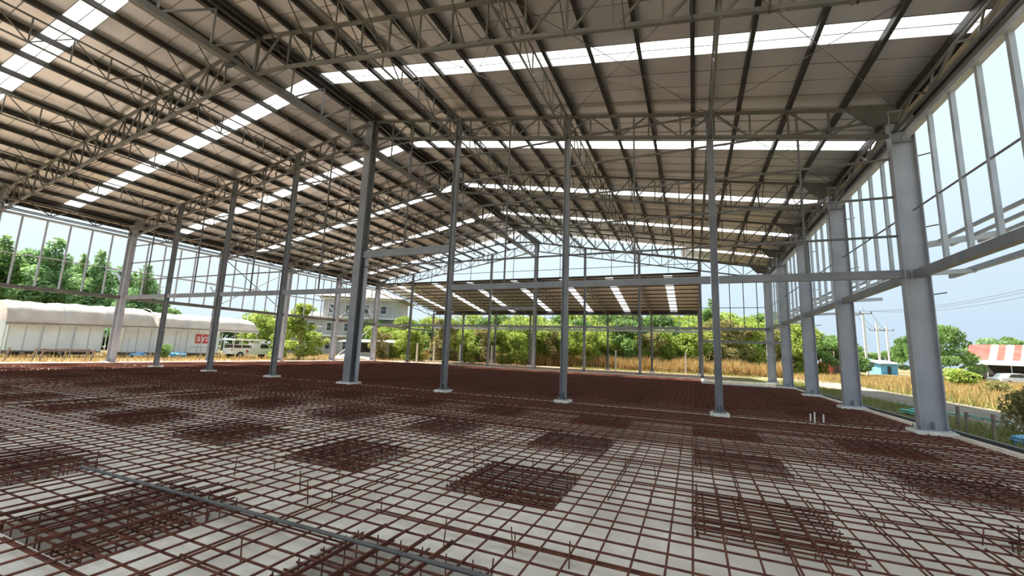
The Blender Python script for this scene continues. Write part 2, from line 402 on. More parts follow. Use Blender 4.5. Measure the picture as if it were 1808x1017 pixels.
# ================================================================== ROOF TRUSSES
def truss(y, depth, label, warren):
    t = empty('roof_truss', (0, y, zt(0)), label, 'roof truss', 'roof trusses')
    for s, sn in ((1, 'right'), (-1, 'left')):
        bar('top_chord', (0, y, zt(0)), (s*19.8, y, zt(19.8)), .10, .10, 'truss', t, up=(0, 1, 0))
        x0 = 1.7 if not warren else 0.25
        zb0 = zt(x0)-depth
        bar('bottom_chord', (s*x0, y, zb0), (s*19.75, y, zt(19.75)-depth if warren else zt(19.75)-depth+.12), .10, .10, 'truss', t, up=(0, 1, 0))
        if not warren:
            bar('haunch_chord', (0, y, 11.10), (s*1.7, y, zb0), .10, .10, 'truss', t, up=(0, 1, 0))
            bar('king_brace', (0, y, 11.15), (s*1.2, y, zt(1.2)), .06, .06, 'truss', t, up=(0, 1, 0))
        n = 16 if not warren else 18
        dx = (19.4-x0)/n
        for k in range(n+1):
            x = x0+dx*k
            if not (warren and k % 1):
                bar('web_post', (s*x, y, zt(x)), (s*x, y, zt(x)-depth), .05, .05, 'truss', t, up=(0, 1, 0))
            if k < n:
                xa, xb = x, x+dx
                if warren: flip = k % 2 == 0
                else: flip = xa < 9.5 if y < 0 else False
                if flip: bar('web_diagonal', (s*xa, y, zt(xa)), (s*xb, y, zt(xb)-depth), .05, .05, 'truss', t, up=(0, 1, 0))
                else: bar('web_diagonal', (s*xa, y, zt(xa)-depth), (s*xb, y, zt(xb)), .05, .05, 'truss', t, up=(0, 1, 0))
        # haunch plates at the wall column
        hv = [(18.75, -.01, zt(18.75)+.06), (19.95, -.01, zt(19.95)+.06), (19.95, -.01, 8.62), (19.3, -.01, 8.70)]
        vv = [(s*a, b_+.0-.09, c) for a, b_, c in hv]+[(s*a, b_+.18-.09, c) for a, b_, c in hv]
        ff = [(0, 1, 2, 3), (7, 6, 5, 4), (0, 4, 5, 1), (1, 5, 6, 2), (2, 6, 7, 3), (3, 7, 4, 0)]
        if s < 0: ff = [q[::-1] for q in ff]
        mesh('haunch_plate', [(a, b_, c-zt(0)) for a, b_, c in vv], ff, 'truss', t)
        # braces from the purlins to the bottom chord
        if not warren:
            for k in range(1, 14):
                x = .3+1.415*k
                for dy in (-1.3, 1.3):
                    bar('fly_brace', (s*x, y+dy, zt(x)+.05), (s*x, y, zt(x)-depth), .026, .026, 'purlin', t, up=(0, 1, 0))
    bar('king_post', (0, y, zt(0)), (0, y, 11.05), .10, .10, 'truss', t)
    return t
tl = {-12: 'deep roof truss nearest the camera, spanning the open front end', -6: 'deep steel roof truss crossing the top of the picture', 0: 'shallow roof truss resting on the near partition columns', 6: 'deep roof truss next behind the near partition row', 12: 'deep roof truss midway between partition row and far gable', 18: 'deep roof truss last before the far gable', 24: 'shallow roof truss on top of the far gable wall columns'}
for y in YS: truss(y, .87 if y in (0, 24) else 1.30, tl[y], y in (0, 24))
# ridge girder
t = empty('ridge_girder', (0, 6, 11.08), 'heavy lattice girder running the length of the hall under the ridge', 'girder')
bar('bottom_chord', (0, -12.4, 11.08), (0, 24, 11.08), .22, .22, 'truss', t)
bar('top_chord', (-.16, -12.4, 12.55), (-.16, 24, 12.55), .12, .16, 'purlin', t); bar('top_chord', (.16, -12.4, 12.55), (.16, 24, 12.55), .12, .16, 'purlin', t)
k = 0; y = -12.0
while y <= 24.01:
    bar('web_post', (0, y, 11.1), (0, y, 12.5), .075, .075, 'steel', t, 'cyl8')
    if y < 23.9: bar('web_diagonal', (0, y, 11.12), (0, y+1.5, 12.5), .07, .07, 'steel', t, 'cyl8')
    y += 1.5
for y in YS:
    if y in (-12,): continue
    box('chord_stub', (-.2, y-.9, 10.88), (.2, y-.75, 10.98), 'purlin', t)
# longitudinal lattice girders on the column lines
for x in (-15, -10, -5, 5, 10, 15):
    sn = 'left' if x < 0 else 'right'
    t = empty('lattice_girder', (x, 6, zt(x)-.9), 'light lattice girder along the %s roof slope, %s from the ridge' % (sn, ORD[abs(x)//5-1]), 'girder', 'longitudinal lattice girders')
    zb, z1 = zt(x)-.92, zt(x)-.04
    bar('bottom_chord', (x, -12.2, zb), (x, 24, zb), .05, .05, 'truss', t); bar('top_chord', (x, -12.2, z1), (x, 24, z1), .05, .05, 'truss', t)
    for k in range(36):
        y = -12+k
        if k % 6 == 0: continue
        bar('web_post', (x, y, zb), (x, y, z1), .035, .035, 'truss', t)
    for k in range(36):
        y = -12+k
        if k % 2 == 0: bar('web_diagonal', (x, y, zb), (x, y+1, z1), .035, .035, 'truss', t)
        else: bar('web_diagonal', (x, y, z1), (x, y+1, zb), .035, .035, 'truss', t)
# ================================================================== CEILING (purlins, sheets, skylights)
CE = empty('ceiling', (0, 6, zt(0)+.25), 'gabled roof of foil-backed sheets with skylight strips on purlins', 'roof', kind='structure')
for s in (-1, 1):
    for k in range(14):
        x = .32+1.415*k
        a, b = (s*x, -13.3, zt(x)+.125), (s*x, 24.4, zt(x)+.125)
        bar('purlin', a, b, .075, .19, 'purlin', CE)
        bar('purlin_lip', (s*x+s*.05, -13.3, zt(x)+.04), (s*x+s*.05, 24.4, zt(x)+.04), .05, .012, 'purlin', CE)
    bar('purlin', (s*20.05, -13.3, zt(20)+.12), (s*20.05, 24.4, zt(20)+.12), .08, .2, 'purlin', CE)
    for k in range(50):
        y = -12.55-.75+.75*k  # first row, out of view, is added to keep sun off the near floor
        kk = k-1
        lit = kk > 0 and kk % 8 == 4
        dz = .012*(k % 2)
        x0 = 0.02 if not (kk >= 45 and kk < 49) else 13.6
        p = (s*x0, y+.375, zt(x0)+.238+dz); q = (s*20.55, y+.375, zt(20.55)+.238+dz)
        bar('skylight_sheet' if lit else 'roof_sheet', p, q, .77 if not lit else .745, .012, 'sky_sheet' if lit else 'sheet', CE, up=(-s*SL, 0, -1) if False else (s*SL, 0, 1))
        if x0 < 1: bar('sheet_seam', (s*x0, y, zt(x0)+.229), (s*20.5, y, zt(20.5)+.229), .022, .012, 'seam', CE, up=(s*SL, 0, 1))
        if lit:
            bar('skylight_rib', (s*x0, y+.375, zt(x0)+.225), (s*20.5, y+.375, zt(20.5)+.225), .03, .01, 'galv', CE, up=(s*SL, 0, 1))
bar('ridge_cap', (0, -13.3, zt(0)+.27), (0, 21.2, zt(0)+.27), .5, .01, 'sheet', CE)
# cross bracing rods in the roof plane
for yb in (-6, 12):
    for xa in (-20, -15, -10, -5, 0, 5, 10, 15):
        xb = xa+5
        for (p, q) in (((xa, yb), (xb, yb+6)), ((xa, yb+6), (xb, yb))):
            bar('bracing_rod', (p[0], p[1], zt(p[0])+.0), (q[0], q[1], zt(q[0])+.0), .022, .022, 'truss', CE, 'cyl6')
for yb in (0, 6, 18):
    for xa in (-20, 15):
        xb = xa+5
        for (p, q) in (((xa, yb), (xb, yb+6)), ((xa, yb+6), (xb, yb))):
            bar('bracing_rod', (p[0], p[1], zt(p[0])), (q[0], q[1], zt(q[0])), .022, .022, 'truss', CE, 'cyl6')
# ================================================================== SIDE WALL FRAMES
for s, sn in ((1, 'right'), (-1, 'left')):
    W = empty('wall_'+sn, (20.0*s, 6, 4), 'open %s side wall frame of studs, rails and beams' % sn, 'wall', kind='structure')
    X = 20.0*s
    for j in range(6):
        y0, y1 = YS[j]+.13, YS[j+1]-.13
        box('lower_beam', (X-.1, y0, 4.0), (X+.1, y1, 4.22), 'truss' if s < 0 else 'steel', W)
        bar('sag_pipe', (X+.05*s, y0, 5.92), (X+.05*s, y1, 5.92), .05, .05, 'steel', W, 'cyl8')
        for k in range(5):
            y = YS[j]+.53+1.0*k+(.03 if s > 0 else .43)
            box('stud', (X+.02, y-.05, 4.22), (X+.11, y+.05, 8.06) if s > 0 else (X+.09, y+.03, 8.06), 'galv', W)
        box('eave_beam', (X-.06, y0, 8.05), (X+.12, y1, 8.17), 'galv', W)
        box('eave_rail', (X-.03, y0, 8.28), (X+.03, y1, 8.33), 'truss', W)
    T = empty('eave_truss', (X, 6, 8.3), 'lattice eave truss along the top of the %s wall' % sn, 'truss', 'eave trusses')
    bar('top_chord', (X, -12, 8.98), (X, 24, 8.98), .07, .07, 'truss', T)
    bar('bottom_chord', (X-.14*s, -12, 8.36), (X-.14*s, 24, 8.36), .06, .06, 'truss', T)
    for k in range(36):
        y = -12+k
        a, b = (X-.14*s, y, 8.36), (X, y+1, 8.98)
        if k % 2: a, b = (X, y, 8.98), (X-.14*s, y+1, 8.36)
        bar('web_diagonal', a, b, .05, .05, 'truss', T)
        if k % 2: bar('web_post', (X-.14*s, y+1, 8.36), (X, y+1, 8.98), .04, .04, 'truss', T)
    G = empty('gutter', (X+.5*s, 6, 8.85), 'dark eave gutter with pale soffit strip along the %s wall' % sn, 'gutter', 'eave gutters')
    box('soffit_strip', (min(X+.12*s, X+.34*s), -12.6, 8.88), (max(X+.12*s, X+.34*s), 24.4, 8.92), 'creamroof', G)
    box('fascia', (min(X+.36*s, X+.48*s), -12.6, 8.66), (max(X+.36*s, X+.48*s), 24.4, 9.24), 'black', G)
    # outside canopy frames
    C = empty('canopy_frame', (X+1.0*s, 6, 4.3), 'unfinished steel canopy frame cantilevered outside the %s wall' % sn, 'canopy frame', 'canopy frames')
    zc = 4.95 if s > 0 else 5.9
    for y in YS:
        bar('outrigger', (X+.28*s, y+.05, zc), (X+2.0*s, y+.05, zc+.25), .10, .16, 'galv', C)
        bar('outrigger', (X+.28*s, y+.05, 4.15 if s > 0 else 4.9), (X+1.25*s, y+.05, 4.2 if s > 0 else 5.8), .09, .12, 'galv', C)
    for dx, dz in ((.6, .10), (1.2, .16), (1.8, .22)):
        for (ya, yb) in (((-12, 0.9), (6, 24)) if s > 0 else ((2.6, 24),)):
            bar('canopy_purlin', (X+dx*s, ya, zc+dz), (X+dx*s, yb, zc+dz), .06, .08, 'galv', C)
    if s > 0: bar('canopy_purlin', (X+1.25, -12, 4.25), (X+1.25, 1.2, 4.25), .10, .14, 'galv', C)
# cross bracing of the last left bay
BR = empty('wall_bracing', (-20, 21, 0), 'crossed angle braces in the last bay of the left wall', 'brace')
for (a, b, c, d) in ((18.2, .1, 23.8, 3.9), (18.2, 4.3, 23.8, 8.0), (18.2, 8.0, 23.8, 4.3)):
    bar('brace', (-20, a, b), (-20, c, d), .06, .06, 'truss', BR)
BR = empty('wall_bracing', (-20, 9, 4.2), 'crossed angle braces above the beam in third visible left bay', 'brace')
for (a, b, c, d) in ((6.2, 4.4, 11.8, 8.0), (6.2, 8.0, 11.8, 4.4)): bar('brace', (-20.02, a, b), (-20.02, c, d), .05, .05, 'truss', BR)
# ================================================================== NEAR PARTITION FRAME (y = 0)
W = empty('wall_partition', (0, 0, 4), 'open partition frame of beams, rails and hangers across the hall', 'wall', kind='structure')
for i in range(8):
    xa, xb = XS[i], XS[i+1]
    if xa == 0: box('header_beam', (.22, -.08, 5.66), (4.9, .08, 5.98), 'steel', W)
    else: box('beam', (xa+.12, -.08, 4.02), (xb-.12, .08, 4.25), 'steel', W)
    xm = (xa+xb)/2
    bar('hanger', (xm, .0, 4.22 if xa != 0 else 5.98), (xm, 0, zt(xm)-.05), .055, .055, 'truss', W)
box('door_jamb', (.24, .05, 0.0), (.34, .19, 5.7), 'galv', W)
for z in (5.25, 6.41, 7.57, 8.78, 9.94, 11.15):
    xe = min(19.75, (ZR-z)/SL-.15)
    for s in (-1, 1):
        bar('girt', (s*.22, .05, z), (s*xe, .05, z), .05, .06, 'truss', W)
# ================================================================== FAR GABLE FRAME (y = 24)
W = empty('wall_far', (0, 24, 4), 'open far gable frame of beams, rails and studs', 'wall', kind='structure')
for i in range(8):
    xa, xb = XS[i], XS[i+1]
    box('beam', (xa+.12, 23.92, 3.98), (xb-.12, 24.08, 4.2), 'steel', W)
    if xa == -5: box('header_beam', (xa+.12, 23.9, 5.75), (xb-.12, 24.1, 6.1), 'steel', W)
    xm = (xa+xb)/2
    if xa < 15: bar('hanger', (xm, 24, 8.9), (xm, 24, zt(xm)-.05), .05, .05, 'truss', W)
for x in (17.25, 18.25, 19.22, 16.2): bar('stud', (x, 24, 4.2), (x, 24, zt(x)-.87), .06, .05, 'truss', W)
bar('girt', (15.1, 24, 5.85), (19.8, 24, 5.85), .05, .05, 'truss', W)
bar('girt', (-15, 24.05, 9.75), (15, 24.05, 9.75), .05, .05, 'truss', W)
box('beam', (15.1, 23.6, 2.93), (21.1, 23.72, 3.12), 'steel', W)
# ================================================================== LEAN-TO BEHIND THE FAR GABLE
def zl(y): return 8.75-(y-24.2)*.158
LT = empty('ceiling_annex', (-2.5, 30, 8), 'lower sloping annex roof with skylight strips behind the far gable', 'roof', kind='structure')
for k in range(47):
    x = -20.2+.75*k
    lit = min(abs(x+.375-c) for c in (-17.5, -12.5, -7.5, -2.2, 2.6, 7.4, 12.7)) < .375
    bar('skylight_sheet' if lit else 'roof_sheet', (x+.375, 24.25, zl(24.25)+.012*(k % 2)+.1), (x+.375, 36.8, zl(36.8)+.012*(k % 2)+.1), .77, .012, 'sky_sheet' if lit else 'sheet', LT)
for k in range(10):
    y = 24.4+1.3*k
    bar('purlin', (-20.2, y, zl(y)), (15.1, y, zl(y)), .05, .11, 'purlin', LT)
box('flashing', (-20.2, 24.1, 8.80), (15.1, 24.2, 9.0), 'purlin', LT); box('fascia', (-20.2, 36.8, 6.45), (15.1, 36.9, 6.95), 'black', LT)
for i, x in enumerate(XS[:-1]):
    t = empty('annex_truss', (x, 30, 7), 'light sloping truss under the annex roof, %s from left' % ORD[i], 'roof truss', 'annex roof trusses')
    bar('top_chord', (x, 24.2, zl(24.2)-.12), (x, 36.4, zl(36.4)-.12), .07, .07, 'truss', t); bar('bottom_chord', (x, 24.2, zl(24.2)-.85), (x, 36.4, zl(36.4)-.75), .07, .07, 'truss', t)
    for k in range(10):
        ya, yb = 24.3+1.2*k, 25.5+1.2*k
        a, b = (x, ya, zl(ya)-.12), (x, yb, zl(yb)-.8)
        if k % 2: a, b = (x, ya, zl(ya)-.8), (x, yb, zl(yb)-.12)
        bar('web_diagonal', a, b, .045, .045, 'truss', t)
    column(x, 36, .2, .2, 6.55, 'x', 'steel', 'slim grey post under the low annex eave, %s from left' % ORD[i], group='annex posts')
W = empty('wall_annex', (0, 36, 4), 'open low annex wall frame of beams and studs', 'wall', kind='structure')
for i in range(7):
    xa, xb = XS[i], XS[i+1]
    box('beam', (xa+.1, 35.95, 4.4), (xb-.1, 36.05, 4.62), 'galv', W); box('beam', (xa+.1, 35.95, 6.35), (xb-.1, 36.05, 6.5), 'truss', W)
    for k in range(1, 5): bar('stud', (xa+k, 36, 4.6), (xa+k, 36, 6.4), .05, .05, 'galv', W)
    bar('brace', (xa+.1, 36, 6.0), (xb-.1, 36, 6.0), .03, .03, 'truss', W)
box('beam', (-20.05, 24.2, 3.95), (-19.95, 35.9, 4.15), 'steel', W)
# ================================================================== VEGETATION
import numpy as np
def leaves(name, blobs, n, size, m, seed, droop=0.0):
    """leaf quads scattered through ellipsoid clumps (cx,cy,cz,rx,ry,rz)"""
    rg = np.random.default_rng(seed)
    w = np.array([b[3]*b[4]*b[5] for b in blobs])**.67; w /= w.sum()
    ix = rg.choice(len(blobs), n, p=w); B = np.array(blobs)[ix]
    d = rg.normal(size=(n, 3)); d /= np.linalg.norm(d, axis=1)[:, None]
    r = rg.uniform(.45, 1.0, n)**.6
    c = B[:, :3]+d*B[:, 3:]*r[:, None]
    a = rg.normal(size=(n, 3)); a /= np.linalg.norm(a, axis=1)[:, None]; a[:, 2] -= droop; a /= np.linalg.norm(a, axis=1)[:, None]
    b = np.cross(a, rg.normal(size=(n, 3))); b /= np.linalg.norm(b, axis=1)[:, None]
    s = size*rg.uniform(.6, 1.3, n)[:, None]
    V = np.stack([c-a*s, c+b*s*.45, c+a*s, c-b*s*.45], 1).reshape(-1, 3)
    me = bpy.data.meshes.new(name)
    me.from_pydata(V.tolist(), [], [(4*i, 4*i+1, 4*i+2, 4*i+3) for i in range(n)]); me.materials.append(MT[m])
    return me
def trunk_mesh(name, h, r, seed, spread=.3, nb=6, start=.35):
    rg = random.Random(seed); b = MB()
    p = Vector((0, 0, -.1))
    segs = 5
    for k in range(segs):
        q = Vector((rg.uniform(-.04, .04)*h*.4, rg.uniform(-.04, .04)*h*.4, h*(k+1)/segs))
        b.tube(p, q, r*(1-k/segs*.75), r*(1-(k+1)/segs*.75), 7); p = q
    for k in range(nb):
        z = h*(start+(1-start)*.85*k/nb); a = rg.uniform(0, 6.28); L = h*spread*rg.uniform(.6, 1.1)
        b.tube((0, 0, z), (L*math.cos(a), L*math.sin(a), z+L*rg.uniform(.3, .8)), r*.35, r*.1, 5)
    me = bpy.data.meshes.new(name); me.from_pydata(b.v, [], b.f); me.materials.append(MT['bark'])
    return me
PROTO = {}
def proto(kind, var):
    k = (kind, var)
    if k in PROTO: return PROTO[k]
    rg = random.Random(hash(kind) % 1000 if False else (sum(map(ord, kind))*7+var)); sd = rg.randint(0, 9999); bl = []
    if kind == 'tall':       # unit height 1: tall conical crown
        for i in range(44):
            z = rg.uniform(.06, .96); w = .26*(1-z)**.8+.03; a = rg.uniform(0, 6.28); d = w*rg.uniform(.1, .8)
            bl.append((d*math.cos(a), d*math.sin(a), z, w*.55, w*.55, .075))
        lf = leaves('tall_crown', bl, 8500, .021, ['leaf_blue', 'leaf_dark', 'leaf_blue'][var % 3], sd, .3); tk = trunk_mesh('tall_trunk', .95, .017, sd, .15, 8)
    elif kind == 'bushy':    # broad crown to the ground
        for i in range(26):
            z = rg.uniform(.10, .90); w = .38*math.sin(math.pi*min(1, (z+.18)*.75))+.05; a = rg.uniform(0, 6.28); d = w*rg.uniform(.1, .8)
            bl.append((d*math.cos(a), d*math.sin(a), z, .15, .15, .12))
        lf = leaves('bushy_crown', bl, 5200, .028, ['leaf_lime', 'leaf_dark', 'leaf_olive', 'leaf_lime'][var % 4], sd); tk = trunk_mesh('bushy_trunk', .8, .02, sd, .25, 8, .15)
    elif kind == 'spread':   # flat layered crown
        for i in range(40):
            a = rg.uniform(0, 6.28); d = .6*math.sqrt(rg.random()); z = .88-.55*d*d/.36+rg.uniform(-.28, .05)*(1 if i % 2 else .3)
            bl.append((d*math.cos(a), d*math.sin(a), max(z, .22), .17, .17, .075))
        lf = leaves('spread_crown', bl, 8000, .026, ['leaf_dark', 'leaf_dark', 'leaf_blue', 'leaf_dark'][var % 4], sd); tk = trunk_mesh('spread_trunk', .72, .03, sd, .34, 9, .3)
    elif kind == 'cone':     # young light green conical tree
        for i in range(30):
            z = rg.uniform(.08, .95); w = .36*(1-z)+.05; a = rg.uniform(0, 6.28); d = w*rg.uniform(.2, .9)
            bl.append((d*math.cos(a), d*math.sin(a), z, .10, .10, .07))
        lf = leaves('cone_crown', bl, 4600, .024, 'leaf_lime', sd); tk = trunk_mesh('cone_trunk', .9, .016, sd, .2, 8, .1)
    else:                    # shrub
        for i in range(12):
            a = rg.uniform(0, 6.28); d = rg.uniform(0, .4)
            bl.append((d*math.cos(a), d*math.sin(a), rg.uniform(.25, .75), .25, .25, .22))
        lf = leaves('shrub_leaves', bl, 2000, .05, ['leaf_olive', 'leaf_lime', 'leaf_dark'][var % 3], sd); tk = trunk_mesh('shrub_stem', .6, .03, sd, .4, 6, .1)
    PROTO[k] = (lf, tk)
    return PROTO[k]
GZ = -.27
def tree(kind, var, x, y, h, wide, label, cat='tree', group=None, rz=None, name=None):
    lf, tk = proto(kind, var)
    t = empty(name or {'tall': 'tall_tree', 'bushy': 'bushy_tree', 'spread': 'spreading_tree', 'cone': 'young_tree', 'shrub': 'shrub'}[kind], (x, y, GZ), label, cat, group)
    S = Matrix.Diagonal((h*wide, h*wide, h, 1)) @ Matrix.Rotation(random.uniform(0, 6.28) if rz is None else rz, 4, 'Z')
    link('foliage' if kind != 'shrub' else 'leaves', lf, t, S); link('trunk' if kind != 'shrub' else 'stem', tk, t, S)
    return t
# tall trees behind the trailers at the left edge
LTREE = [(-28, 405, 62), (12, 418, 58), (34, 452, 70), (78, 455, 70), (128, 462, 72), (240, 480, 72), (52, 438, 66), (104, 424, 60), (150, 452, 65), (182, 446, 61), (222, 470, 66), (262, 470, 60), (286, 520, 66)]
for i, (px, py, D) in enumerate(sorted(LTREE)):
    p = at(px, py, D); g = at(px, 598, D)
    tree('tall', i % 3, p.x, p.y, p.z-GZ, 1.2+.12*(i % 2), 'tall green tree behind the trailers, %s from left' % ORD[i], group='tall trees behind the trailers')
for i in range(7):
    px = 10+i*48; p = at(px, 520+i*4, 63+3*(i % 2))
    tree('bushy', 1, p.x, p.y, 6.5, 1.1, 'lower dark bushy tree filling between the tall left trees, %s from left' % ORD[i], group='lower trees behind the trailers')
for i, (px, py, D) in enumerate([(305, 562, 95), (335, 566, 95), (365, 566, 92), (400, 560, 80), (428, 562, 80), (452, 552, 72), (476, 548, 66)]):
    p = at(px, py, D)
    tree('bushy', 1 if i < 5 else 0, p.x, p.y, p.z-GZ, 1.3, 'distant tree above the tarp canopy, %s from left' % ORD[i], group='distant trees above the canopy')
p = at(537, 536, 46)
tree('cone', 0, p.x, p.y, p.z-GZ, 1.6, 'bright young green tree in front of the grey house', rz=1.0)
p = at(500, 590, 48); tree('bushy', 0, p.x, p.y, 3.6, 1.0, 'light green bush beside the white pickup')
# woods behind the far end
i = 0
rgw = random.Random(21)
for row in range(3):
    for px in range(672-row*6, 1400, 24):
        D = 60+row*8+rgw.uniform(-2, 2)
        top = rgw.uniform(556, 585)-row*7+(6 if px < 860 else 0)
        pxx = px+rgw.uniform(-7, 7)
        p = at(pxx, top, D)
        if row == 0 and i % 3 == 1: top += 18; p = at(pxx, top, D)
        ordn = (px-672+row*6)//24
        tree('bushy', rgw.choice((0, 0, 1, 2, 3)) if row == 0 else rgw.choice((0, 1, 3)), p.x, p.y, p.z-GZ, .95, 'leafy green tree in %s row of the woods behind the hall, %s from left' % (['front', 'middle', 'back'][row], ORD[ordn]), group='woods behind the hall')
        i += 1
for i, (px, py) in enumerate([(1109, 512), (1253, 530)]):
    p = at(px, py, 66); tree('tall', 1, p.x, p.y, p.z-GZ, 1.1, 'tall slender tree rising above the woods, %s of two from left' % ORD[i], group='tall trees in the woods')
# right side trees
for i, (px, py, D, kd, w) in enumerate([(1408, 578, 62, 'bushy', 1.0), (1436, 572, 62, 'bushy', 1.0), (1470, 582, 58, 'spread', .8), (1492, 592, 60, 'spread', .7)]):
    p = at(px, py, D); tree(kd, 0, p.x, p.y, p.z-GZ, w, 'green tree seen between the right wall columns, %s from left' % ORD[i], group='trees between right columns')
for i, (px, py, D, w) in enumerate([(1604, 580, 60, .5), (1652, 560, 54, .66), (1740, 586, 90, .8), (1790, 590, 98, .8), (1850, 588, 98, .8)]):
    p = at(px, py, D); tree('spread', i, p.x, p.y, p.z-GZ, w, 'layered spreading tree near the striped roof, %s from left' % ORD[i], group='spreading trees by the road')
for i, (px, py, D, v) in enumerate([(1520, 620, 120, 1), (1545, 622, 120, 1), (1575, 618, 115, 1)]):
    p = at(px, py, D); tree('bushy', v, p.x, p.y, p.z-GZ, 1.4, 'far hazy tree behind the power poles, %s from left' % ORD[i], group='far trees behind poles')
tree('shrub', 0, 23.2, 2.3, 1.75, .75, 'leafy shrub at the right edge beside the kerb', 'shrub')
p = at(1690, 662, 40); tree('shrub', 1, p.x, p.y, 2.0, 1.6, 'green bush in the dry field left of the parked car', 'shrub')
p = at(1760, 690, 30); tree('shrub', 0, p.x, p.y, 1.3, 1.4, 'brownish bush in the dry field below the parked car', 'shrub')
p = at(1500, 660, 55); tree('shrub', 0, p.x, p.y, 1.6, 1.5, 'small bush in the field behind the right columns', 'shrub')
p = at(262, 622, 42); tree('shrub', 1, p.x, p.y, 1.6, .8, 'yellow-green weed clump between the two trailers', 'shrub')
p = at(293, 618, 36); tree('shrub', 2, p.x, p.y, 1.7, .7, 'dark leafy sapling in front of the second trailer', 'shrub')
p = at(18, 626, 42); tree('shrub', 2, p.x, p.y, 1.2, 1.2, 'low weeds in front of the first trailer', 'shrub')
# grass fields
def grass(name, m, spots, n, h0, h1, label, seed):
    """upright blades scattered in rectangles (x0,x1,y0,y1)"""
    rg = np.random.default_rng(seed)
    ar = np.array([(b-a)*(d-c) for a, b, c, d in spots]); ix = rg.choice(len(spots), n, p=ar/ar.sum()); S = np.array(spots)[ix]
    x = S[:, 0]+(S[:, 1]-S[:, 0])*rg.random(n); y = S[:, 2]+(S[:, 3]-S[:, 2])*rg.random(n)
    cl = .55+.45*np.sin(x*.9+1.3*np.sin(y*.5))*np.sin(y*.7+x*.3)
    h = (h0+(h1-h0)*rg.random(n))*(.6+.5*cl); a = rg.uniform(0, math.pi, n); w = h*.03+.010
    lx, ly = rg.normal(0, .22, n)*h, rg.normal(0, .22, n)*h
    V = np.stack([np.stack([x-w*np.cos(a), y-w*np.sin(a), np.full(n, GZ)], 1), np.stack([x+w*np.cos(a), y+w*np.sin(a), np.full(n, GZ)], 1), np.stack([x+lx, y+ly, GZ+h], 1)], 1).reshape(-1, 3)
    me = bpy.data.meshes.new(name); me.from_pydata(V.tolist(), [], [(3*i, 3*i+1, 3*i+2) for i in range(n)]); me.materials.append(MT[m])
    return tag(link(name, me), label, 'grass', kind='stuff')
grass('dry_grass', 'dry', [(27.2, 60, 8, 62), (27.2, 60, 8, 62), (24, 44, 34, 58)], 62000, .30, .80, 'tall dry orange grass in the field right of the hall', 1)
grass('dry_grass', 'dry', [(-34, 24, 41.5, 47)], 30000, .8, 2.1, 'tall dry orange grass in front of the woods', 2)
grass('green_grass', 'green_grass', [(20.9, 23.2, -6, 30), (27, 40, 5, 40), (0, 21, 37.2, 41)], 30000, .10, .36, 'short green grass along the right kerb and far edge', 3)
grass('green_grass', 'green_grass', [(27.2, 62, 6, 62)], 34000, .25, .60, 'yellow-green grass mixed through the dry field at right', 9)
grass('dry_grass', 'dry', [(-45, -21.5, -6, 40)], 16000, .15, .55, 'yellowing grass outside the left wall', 4)
# ================================================================== OUTSIDE THINGS
MT['sand'] = mat('sandy_yard', (0.24, 0.165, 0.115), (0.33, 0.245, 0.175), 1.2, 0.95, detail=8, spec=0.1)
tag(mesh('sandy_yard', [(-26, 24.5, -.264), (14.5, 24.5, -.264), (20, 41.5, -.264), (-26, 41.5, -.264)], [(0, 1, 2, 3)], 'sand'), 'pale sandy yard under and behind the annex roof', 'ground', kind='structure')
tag(mesh('sandy_yard', [(-27, -16, -.264), (-20.5, -16, -.264), (-20.5, 24.4, -.264), (-27, 24.4, -.264)], [(0, 1, 2, 3)], 'sand'), 'sunlit sandy strip outside the left wall', 'ground', kind='structure')
rd = tag(mesh('dirt_road', [(23.2, -30, -.262), (27.0, -30, -.262), (27.6, 60, -.262), (24.2, 60, -.262)], [(0, 1, 2, 3)], 'dirt'), 'pale dirt track running beside the right wall', 'road', kind='structure')
for i, (x, y, h) in enumerate(((21.35, 1.98, .78), (21.32, 1.50, .66), (21.45, .60, .72), (21.6, -.9, .75))):
    tag(bar('timber_post', (x, y, GZ), (x+.02, y-.03, GZ+h), .06, .06, 'timber'), 'short weathered timber peg outside the right kerb, %s from the H column' % ORD[i], 'post', 'timber pegs by the right kerb')
tag(bar('guide_rail', (21.33, 1.55, .30), (21.6, -.9, .33), .02, .02, 'timber', None, 'cyl6'), 'thin guide rail nailed along the timber pegs by right kerb', 'rail')
bag = MB(); rgb = random.Random(5)
import bmesh
def crumple(name, loc, r, m, label, cat, seed, squash=.6):
    bm = bmesh.new(); bmesh.ops.create_icosphere(bm, subdivisions=3, radius=1); rg = random.Random(seed)
    ph = [rg.uniform(0, 6) for _ in range(6)]
    for v in bm.verts:
        c = v.co; k = 1+.22*math.sin(5*c.x+ph[0])*math.sin(4*c.y+ph[1])+.15*math.sin(9*c.z+ph[2]+3*c.x)+rg.uniform(-.05, .05)
        v.co = Vector((c.x*r*k, c.y*r*k, max(-.9, c.z)*r*k*squash))
    me = bpy.data.meshes.new(name); bm.to_mesh(me); bm.free(); me.materials.append(MT[m])
    o = link(name, me); o.location = (loc[0], loc[1], loc[2]+r*squash*.8); return tag(o, label, cat)
crumple('plastic_bag', (22.0, .65, GZ), .22, 'blue', 'crumpled light blue plastic bag by the right kerb', 'bag', 1)
crumple('green_netting', (22.3, 6.9, GZ), .45, 'teal', 'heap of green netting on grass beside right columns', 'netting', 2, .3)
nt = MB()
for k in range(30):
    nt.tube((23.4+.05*k, 12-.33*k, GZ+.03), (23.4+.05*(k+1), 12-.33*(k+1), GZ+.03+.08*(k % 2)), .03, n=5)
tag(nt.build('netting_strip', 'teal'), 'long green netting strip lying beside the dirt track', 'netting')
